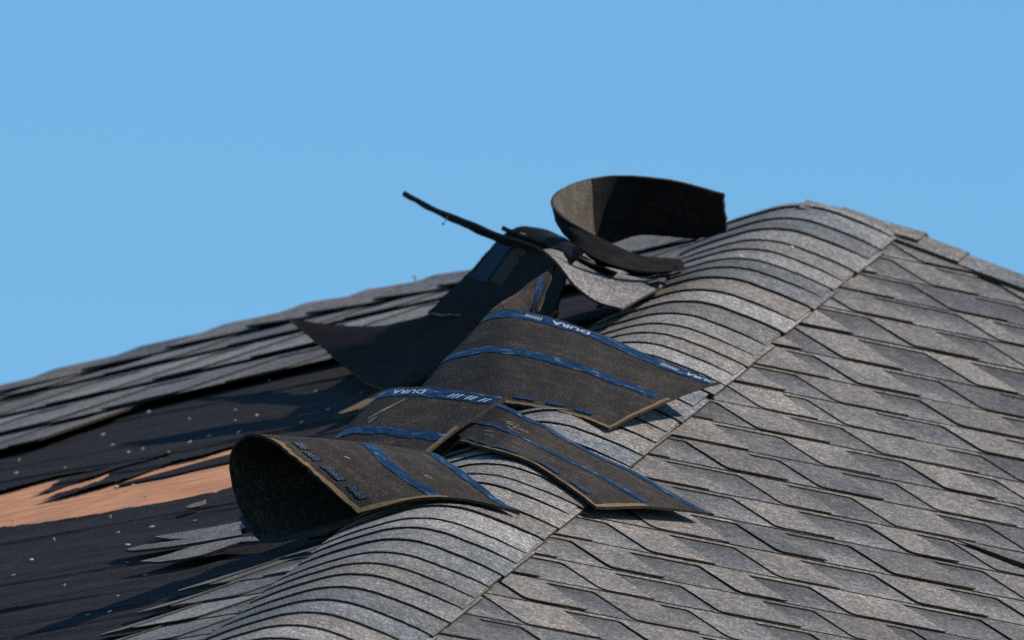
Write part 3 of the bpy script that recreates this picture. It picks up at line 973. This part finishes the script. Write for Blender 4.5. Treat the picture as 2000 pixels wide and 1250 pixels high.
class Flap:
    NU, NV = 72, 13

    def __init__(self, name, label, near, far, t0, t1, group=None, mats=('back', 'slate', 'edge'), th=0.0042, bulge=0.0, flip=False, end_sag=0.0, clear=-0.5, at=None, clear_from=0):
        at = at or at_t
        A = np.array([at(x, y, t) for (x, y), t in zip(near, t0 if isinstance(t0, list) else [t0] * len(near))])
        B = np.array([at(x, y, t) for (x, y), t in zip(far, t1 if isinstance(t1, list) else [t1] * len(far))])
        for Z in (A, B):                            # keep clear of the roof: move along the sight line until it lies above it
            for k in range(clear_from, len(Z)):
                w = Z[k] - HIP
                if max(w @ NR, w @ NL) < clear:
                    d = Z[k] - CAM_P
                    nr = NR if w @ NR > w @ NL else NL
                    f = ((HIP + nr * clear - CAM_P) @ nr) / (d @ nr)
                    Z[k] = CAM_P + d * f
        L = np.linalg.norm(np.diff(A, axis=0), axis=1) + np.linalg.norm(np.diff(B, axis=0), axis=1)
        kn = np.r_[0, np.cumsum(L)]
        self.len = kn[-1] / 2
        kn = kn / kn[-1]
        u = np.linspace(0, 1, self.NU)
        a, b = catmull(A, kn, u), catmull(B, kn, u)
        v = np.linspace(0, 1, self.NV)
        S = a[:, None, :] * (1 - v)[None, :, None] + b[:, None, :] * v[None, :, None]
        self.u, self.v = u, v
        self.width = float(np.linalg.norm(A - B, axis=1).mean())

        def normals(S):
            du = np.gradient(S, axis=0)
            dv = np.gradient(S, axis=1)
            n = np.cross(du, dv)
            n /= np.linalg.norm(n, axis=2, keepdims=True) + 1e-12
            return -n if flip else n
        n = normals(S)
        wob = bulge * np.sin(np.pi * v)[None, :] + end_sag * np.sin(np.pi * v)[None, :] * (u[:, None] ** 6)
        ph = random.uniform(0, 6)
        wob = wob + 0.0016 * np.sin(u * 17 + ph)[:, None] * np.cos(v * 5 + ph)[None, :] + 0.0008 * np.sin(u * 41 + ph)[:, None] * np.sin(v * 11 + ph)[None, :]
        S = S + n * wob[:, :, None]
        # slightly uneven cut edges
        r1 = lambda k: random.uniform(-k, k)
        for i in range(1, self.NU - 1):
            S[i, 0] += (S[i, 0] - S[i, 1]) * r1(0.05)
            S[i, -1] += (S[i, -1] - S[i, -2]) * r1(0.05)
        for j in range(self.NV):
            S[-1, j] += (S[-1, j] - S[-2, j]) * r1(0.12)
        self.S, self.n = S, normals(S)
        self.base = tuple(S[0, self.NV // 2])
        self.root = empty(name, self.base, label, 'shingle', group)
        self.uv = np.stack(np.broadcast_arrays(u[:, None] * self.len, v[None, :] * self.width), axis=2).copy()
        self.th = th
        self.sheet = grid_solid(S + self.n * th / 2, S - self.n * th / 2, self.uv, 'sheet', mats, self.root, self.base)

    def at(self, u, v):
        fu, fv = np.clip(u, 0, 1) * (self.NU - 1), np.clip(v, 0, 1) * (self.NV - 1)
        i, j = min(int(fu), self.NU - 2), min(int(fv), self.NV - 2)
        x, y = fu - i, fv - j
        g = lambda G: G[i, j] * (1 - x) * (1 - y) + G[i + 1, j] * x * (1 - y) + G[i, j + 1] * (1 - x) * y + G[i + 1, j + 1] * x * y
        return g(self.S), g(self.n)

    def ribbon(self, name, mat, u0, u1, v0, v1, off=0.0006, th=0.0004, nu=None, wob=0.0, v0b=None, v1b=None, side=1):
        nu = nu or max(3, int(70 * (u1 - u0)))
        v0b, v1b = v0 if v0b is None else v0b, v1 if v1b is None else v1b
        nb = 3 if abs(v1 - v0) < 0.2 else 13
        P = np.zeros((nu, nb, 3)); Q = P.copy(); U = np.zeros((nu, nb, 2))
        for a in range(nu):
            f = a / (nu - 1)
            w0 = v0 + (v0b - v0) * f + random.uniform(-wob, wob)
            w1 = v1 + (v1b - v1) * f + random.uniform(-wob, wob)
            for b in range(nb):
                uu, vv = u0 + (u1 - u0) * f, w0 + (w1 - w0) * b / (nb - 1)
                p, n = self.at(uu, vv)
                n = n * side
                P[a, b] = p + n * (self.th / 2 + off + th)
                Q[a, b] = p + n * (self.th / 2 + off * 0.3)
                U[a, b] = (uu * self.len, vv * self.width)
        return grid_solid(P, Q, U, name, (mat, mat, mat), self.root, self.base)

    def rim(self, u0, u1, w=0.05, mat='rust'):
        return self.ribbon('rim', mat, u0, u1, -0.004 if False else 0.0, w, 0.0003, 0.0003, wob=w * 0.28)

    def end_rim(self, v0, v1, w=0.02):
        nv = 9
        P = np.zeros((3, nv, 3)); Q = P.copy(); U = np.zeros((3, nv, 2))
        for b in range(nv):
            vv = v0 + (v1 - v0) * b / (nv - 1)
            ww = w * random.uniform(0.6, 1.2)
            for a in range(3):
                uu = 1 - ww + ww * a / 2
                p, n = self.at(uu, vv)
                P[a, b] = p + n * (self.th / 2 + 0.0007)
                Q[a, b] = p + n * (self.th / 2 + 0.0001)
                U[a, b] = (uu * self.len, vv * self.width)
        return grid_solid(P, Q, U, 'rim', ('rust',) * 3, self.root, self.base)

    def dashes(self, u0, u1, v, n, w=0.035, gap=0.35):
        st = (u1 - u0) / n
        for k in range(n):
            a = u0 + st * k
            self.ribbon('sealant_dash', 'seal', a, a + st * (1 - gap), v, v + w, 0.0006, 0.0012, nu=10, wob=w * 0.22)

    def text(self, body, uc, vc, h, squeeze=1.0):
        """Print on the film: upside down as seen with the strip turned over."""
        cu = bpy.data.curves.new('lettering', 'FONT')
        cu.body = body
        cu.size = 1.0
        cu.align_x, cu.align_y = 'CENTER', 'CENTER'
        cu.resolution_u = 2
        cu.offset = 0.025
        tmp = bpy.data.objects.new('lettering', cu)
        col.objects.link(tmp)
        dg = bpy.context.evaluated_depsgraph_get()
        me = bpy.data.meshes.new_from_object(tmp.evaluated_get(dg))
        bpy.data.objects.remove(tmp)
        mb = MB()
        q = []
        for vt in me.vertices:
            uu = uc - vt.co.x * h * squeeze / self.len
            vv = vc - vt.co.y * h / self.width
            p, n = self.at(uu, vv)
            q.append(p + n * (self.th / 2 + 0.0016))
        mb.add(q, [(vt.co.x * h, vt.co.y * h) for vt in me.vertices])
        for f in me.polygons:
            mb.face(tuple(f.vertices))
        bpy.data.meshes.remove(me)
        return mb.build('lettering', ('ink',), self.root, self.base)

    def scuffs(self, spots):
        for u, v, du, dv in spots:
            self.ribbon('scuff', 'scuff', u, u + du, v, v + 0.012, 0.0002, 0.0003, nu=7, wob=0.004, v0b=v + dv, v1b=v + dv + 0.008)


GR = 'shingle strips turned over by the wind'
# front curl
C = Flap('curled_shingle', 'rolled-up front shingle strip with dark open curl and two blue stripes', [(640, 1040), (580, 1050), (535, 1058), (505, 1054), (475, 1008), (455, 950), (449, 900), (460, 868), (490, 851), (525, 857), (575, 896), (640, 951), (700, 1003)],
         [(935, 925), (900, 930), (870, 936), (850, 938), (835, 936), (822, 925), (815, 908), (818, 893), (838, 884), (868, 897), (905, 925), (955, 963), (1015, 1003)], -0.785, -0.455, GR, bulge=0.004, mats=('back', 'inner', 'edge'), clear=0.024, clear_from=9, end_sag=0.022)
C.ribbon('release_tape', 'tape', 0.52, 0.985, 0.53, 0.61, v0b=0.44, v1b=0.52, wob=0.004)
C.ribbon('release_tape', 'tape', 0.52, 0.995, 0.92, 0.99, v0b=0.92, v1b=0.99, wob=0.006)
C.rim(0.55, 1.0, 0.030)
C.end_rim(0.0, 0.55, 0.016)
C.dashes(0.60, 0.98, 0.085, 4, 0.05, 0.3)
C.scuffs([(0.82, 0.66, 0.02, 0.02), (0.72, 0.3, 0.015, 0.02)])

# strip with the printed film, lying against the curl
D = Flap('curled_shingle', 'folded shingle strip with printed blue film, wedged between front curl and larger strip behind', [(700, 985), (640, 992), (590, 990), (560, 975), (563, 958), (590, 948), (640, 945), (700, 948), (752, 958)],
         [(960, 862), (880, 872), (810, 868), (765, 830), (745, 785), (752, 766), (800, 757), (890, 763), (990, 776)], -0.43, -0.10, GR, bulge=0.006)
D.ribbon('release_tape', 'tape', 0.32, 0.992, 0.885, 0.985, wob=0.006)
D.ribbon('release_tape', 'tape', 0.32, 0.985, 0.465, 0.545, wob=0.006)
D.end_rim(0.30, 0.62, 0.02)
D.text('DURA', 0.665, 0.935, 0.024, 1.15)
D.text('/////', 0.535, 0.935, 0.019, 0.9)
D.text('// // ///', 0.90, 0.925, 0.021, 1.5)
D.scuffs([(0.60, 0.62, 0.05, 0.12), (0.64, 0.70, 0.04, 0.14), (0.62, 0.58, 0.015, 0.05)])

lip = [at_t(836, 888, -0.31), at_t(868, 866, -0.305), at_t(893, 849, -0.30), at_t(900, 853, -0.295), at_t(878, 876, -0.30), at_t(856, 890, -0.31)]
slab(lip, [p + CAM_F * 0.02 - V(0, 0, 0.006) for p in lip], [(p[0], p[2]) for p in lip], 'torn_corner', ('black', 'rust'), D.root, D.base)

# strip that bridges the hip, lower right
E_ = Flap('curled_shingle', 'shingle strip bridging the hip caps, blue stripe, dark gap beneath its arched edge', [(700, 953), (745, 930), (800, 888), (880, 866), (960, 879), (1030, 904), (1100, 945), (1165, 991)],
          [(905, 858), (915, 835), (935, 802), (968, 789), (1055, 829), (1152, 884), (1262, 936), (1383, 1003)], [-0.17, -0.18, -0.21, -0.25, -0.285, -0.315, -0.332, -0.336], [0.0, 0.0, 0.0, -0.01, -0.03, -0.05, -0.06, -0.06], GR, bulge=0.003, clear=0.021)
E_.ribbon('release_tape', 'tape', 0.28, 0.985, 0.45, 0.51, wob=0.003)
E_.ribbon('release_tape', 'tape', 0.28, 0.995, 0.91, 0.985, wob=0.006)
E_.rim(0.38, 1.0, 0.022)
E_.end_rim(0.0, 0.45, 0.012)
E_.dashes(0.50, 0.98, 0.06, 5, 0.04, 0.4)
E_.scuffs([(0.62, 0.62, 0.05, 0.03), (0.64, 0.56, 0.06, -0.02), (0.60, 0.66, 0.07, 0.04), (0.66, 0.60, 0.05, 0.06), (0.46, 0.6, 0.02, 0.05), (0.55, 0.30, 0.06, 0.05), (0.58, 0.24, 0.05, 0.04)])

# largest strip
B = Flap('curled_shingle', 'largest turned-over shingle strip, its pointed corner reaching the edge of the hip caps', [(900, 845), (830, 850), (780, 840), (768, 815), (800, 795), (880, 786), (950, 787), (1010, 793), (1070, 800), (1125, 816), (1190, 838)],
         [(1120, 700), (1060, 700), (1000, 690), (958, 660), (948, 632), (962, 614), (1005, 605), (1075, 622), (1170, 655), (1280, 700), (1405, 748)], 0.03, 0.38, GR, bulge=0.006)
B.ribbon('release_tape', 'tape', 0.27, 0.97, 0.48, 0.55, wob=0.005)
B.ribbon('release_tape', 'tape', 0.27, 0.995, 0.90, 0.985, wob=0.006)
B.rim(0.55, 1.0, 0.022)
B.end_rim(0.0, 0.55, 0.012)
B.dashes(0.58, 0.95, 0.05, 3, 0.03, 0.4)
B.text('DURA', 0.655, 0.943, 0.024, 1.2)
B.text('///////', 0.552, 0.943, 0.020, 1.0)
B.text('DURA', 0.970, 0.943, 0.022, 0.9)
B.text('//////', 0.895, 0.943, 0.019, 1.0)

# lifted dark shingle, its point to the left
A_ = Flap('lifted_shingle', 'near-black shingle lifted off the felt, its sharp point aimed left', [(900, 735), (830, 752), (780, 762), (735, 757), (680, 722), (620, 671), (565, 625)],
          [(1090, 606), (1040, 612), (1000, 614), (965, 615), (930, 615), (895, 615), (860, 615)], [0.50, 0.53, 0.57, 0.60, 0.74, 0.92, 1.10], [0.42, 0.48, 0.54, 0.60, 0.65, 0.69, 0.72], 'lifted shingles', end_sag=0.022, bulge=0.004, clear=0.012, mats=('slate', 'black', 'rust'))

# wing behind it
F = Flap('lifted_shingle', 'upright folded shingle behind the rest, blue film patch on its left flank', [(836, 612), (870, 580), (905, 545), (940, 508), (970, 475), (1000, 449), (1040, 445), (1100, 464)],
         [(1080, 640), (1085, 620), (1090, 598), (1096, 575), (1102, 552), (1110, 530), (1120, 510), (1140, 492)], 1.10, 0.80, 'lifted shingles', flip=True, mats=('char', 'slate', 'edge'))
F.ribbon('release_tape', 'film_dull', 0.30, 0.62, 0.05, 0.22, wob=0.003)
F.ribbon('sunlit_patch', 'edge', 0.32, 0.66, 0.25, 0.40, wob=0.02)  # brown strip painting a patch of sun on the dark flank

# small lit sheet with a film stripe
H = Flap('torn_shingle', 'small pale torn piece with a silvery film stripe beside black gap', [(905, 640), (960, 605), (1020, 565), (1087, 516)], [(1000, 660), (1020, 645), (1035, 630), (1050, 612)], [0.46, 0.50, 0.60, 0.72], [0.50, 0.52, 0.54, 0.55], 'torn pieces', mats=('slate', 'back', 'edge'))
H.ribbon('release_tape', 'tape', 0.74, 0.87, 0.02, 1.0, wob=0.01, side=-1)

# spike seen edge-on
G = Flap('lifted_shingle', 'long shingle seen edge-on, rising to a thin spike against the sky', [(1215, 604), (1165, 588), (1122, 557), (1088, 516), (1050, 486), (975, 456), (905, 430), (845, 403), (788, 376)],
         [(1300, 558), (1222, 538), (1152, 512), (1092, 490), (1047, 491), (974, 471), (905, 442), (845, 412), (789, 382)], [0.66, 0.66, 0.67, 0.70, 0.75, 0.84, 0.93, 1.01, 1.09], [0.97, 0.95, 0.92, 0.89, 0.86, 0.91, 0.985, 1.055, 1.125], 'lifted shingles', mats=('char', 'gray', 'edge'))
G2 = Flap('lifted_shingle', 'short thin shingle end lying just above the long spike', [(1205, 532), (1140, 510), (1095, 490), (1060, 474), (1020, 458), (981, 444)],
          [(1205, 541), (1140, 519), (1095, 499), (1060, 482), (1020, 464), (980, 448)], [0.86, 0.86, 0.87, 0.89, 0.92, 0.95], [1.05, 1.05, 1.06, 1.08, 1.1, 1.12], 'lifted shingles', mats=('char', 'gray', 'edge'))
J = Flap('lifted_shingle', 'bowed shingle end sagging between the loop and the hip caps', [(1330, 530), (1290, 541), (1245, 545), (1205, 540), (1168, 524), (1130, 500)],
         [(1334, 514), (1290, 521), (1245, 528), (1208, 527), (1172, 514), (1136, 492)], 0.98, 1.2, 'lifted shingles', mats=('back', 'pale', 'edge'))

K1 = Flap('lifted_shingle', 'thin dark shingle layer directly under the foot of the loop', [(1322, 520), (1262, 526), (1202, 514), (1152, 492), (1114, 466)],
          [(1324, 528), (1264, 536), (1204, 525), (1154, 503), (1116, 476)], 1.0, 1.08, 'lifted shingles', mats=('char', 'slate', 'edge'))
K2 = Flap('lifted_shingle', 'thin grey shingle layer below the bowed shingle end, fanning toward the hip caps', [(1300, 551), (1242, 556), (1192, 548), (1142, 524), (1104, 496)],
          [(1302, 541), (1244, 545), (1194, 536), (1144, 513), (1106, 488)], 0.92, 1.0, 'lifted shingles', mats=('char', 'slate', 'edge'))

# loop on the skyline
I = Flap('curled_shingle', 'shingle strip curled round into an open loop against the sky',
         [(1330, 506), (1250, 500), (1180, 470), (1130, 442), (1100, 424), (1084, 409), (1078, 394), (1092, 373), (1128, 355), (1180, 344), (1240, 344), (1300, 351), (1360, 364), (1414, 378)],
         [(1336, 527), (1256, 531), (1182, 512), (1136, 488), (1108, 463), (1094, 444), (1089, 432), (1108, 441), (1143, 457), (1187, 476), (1245, 459), (1300, 460), (1360, 465), (1420, 453)],
         [1.36, 1.28, 1.22, 1.20, 1.21, 1.25, 1.32, 1.42, 1.51, 1.57, 1.585, 1.57, 1.54, 1.50], [1.35, 1.27, 1.21, 1.19, 1.20, 1.23, 1.29, 1.41, 1.52, 1.60, 1.63, 1.62, 1.59, 1.55], GR, mats=('char', 'loop_brown', 'edge'), at=at_d)
I.ribbon('shade_band', 'char', 0.705, 0.998, 0.005, 0.995, wob=0.003, side=-1)  # near-black sheet, painted shade over the loop's unlit inner face

# nail still hanging in the spike
o = nail0.copy()
col.objects.link(o)
o.parent = G.root
p, n = G.at(0.73, 0.1)
o.location = Vector(p + n * 0.018) - Vector(G.base)
o.rotation_euler = Vector(n).to_track_quat('Z', 'Y').to_euler()
o.scale = (0.5, 0.5, 1.6)

# ================================================================ ground
mb = MB()
g0 = mb.add([(-1500, -1500, 0), (1500, -1500, 0), (1500, 1500, 0), (-1500, 1500, 0)], [(0, 0), (1, 0), (1, 1), (0, 1)])
mb.face((g0, g0 + 1, g0 + 2, g0 + 3))
lawn_ob = mb.build('ground', ('lawn',), kind='structure')
lawn_ob['label'] = 'lawn around the house'
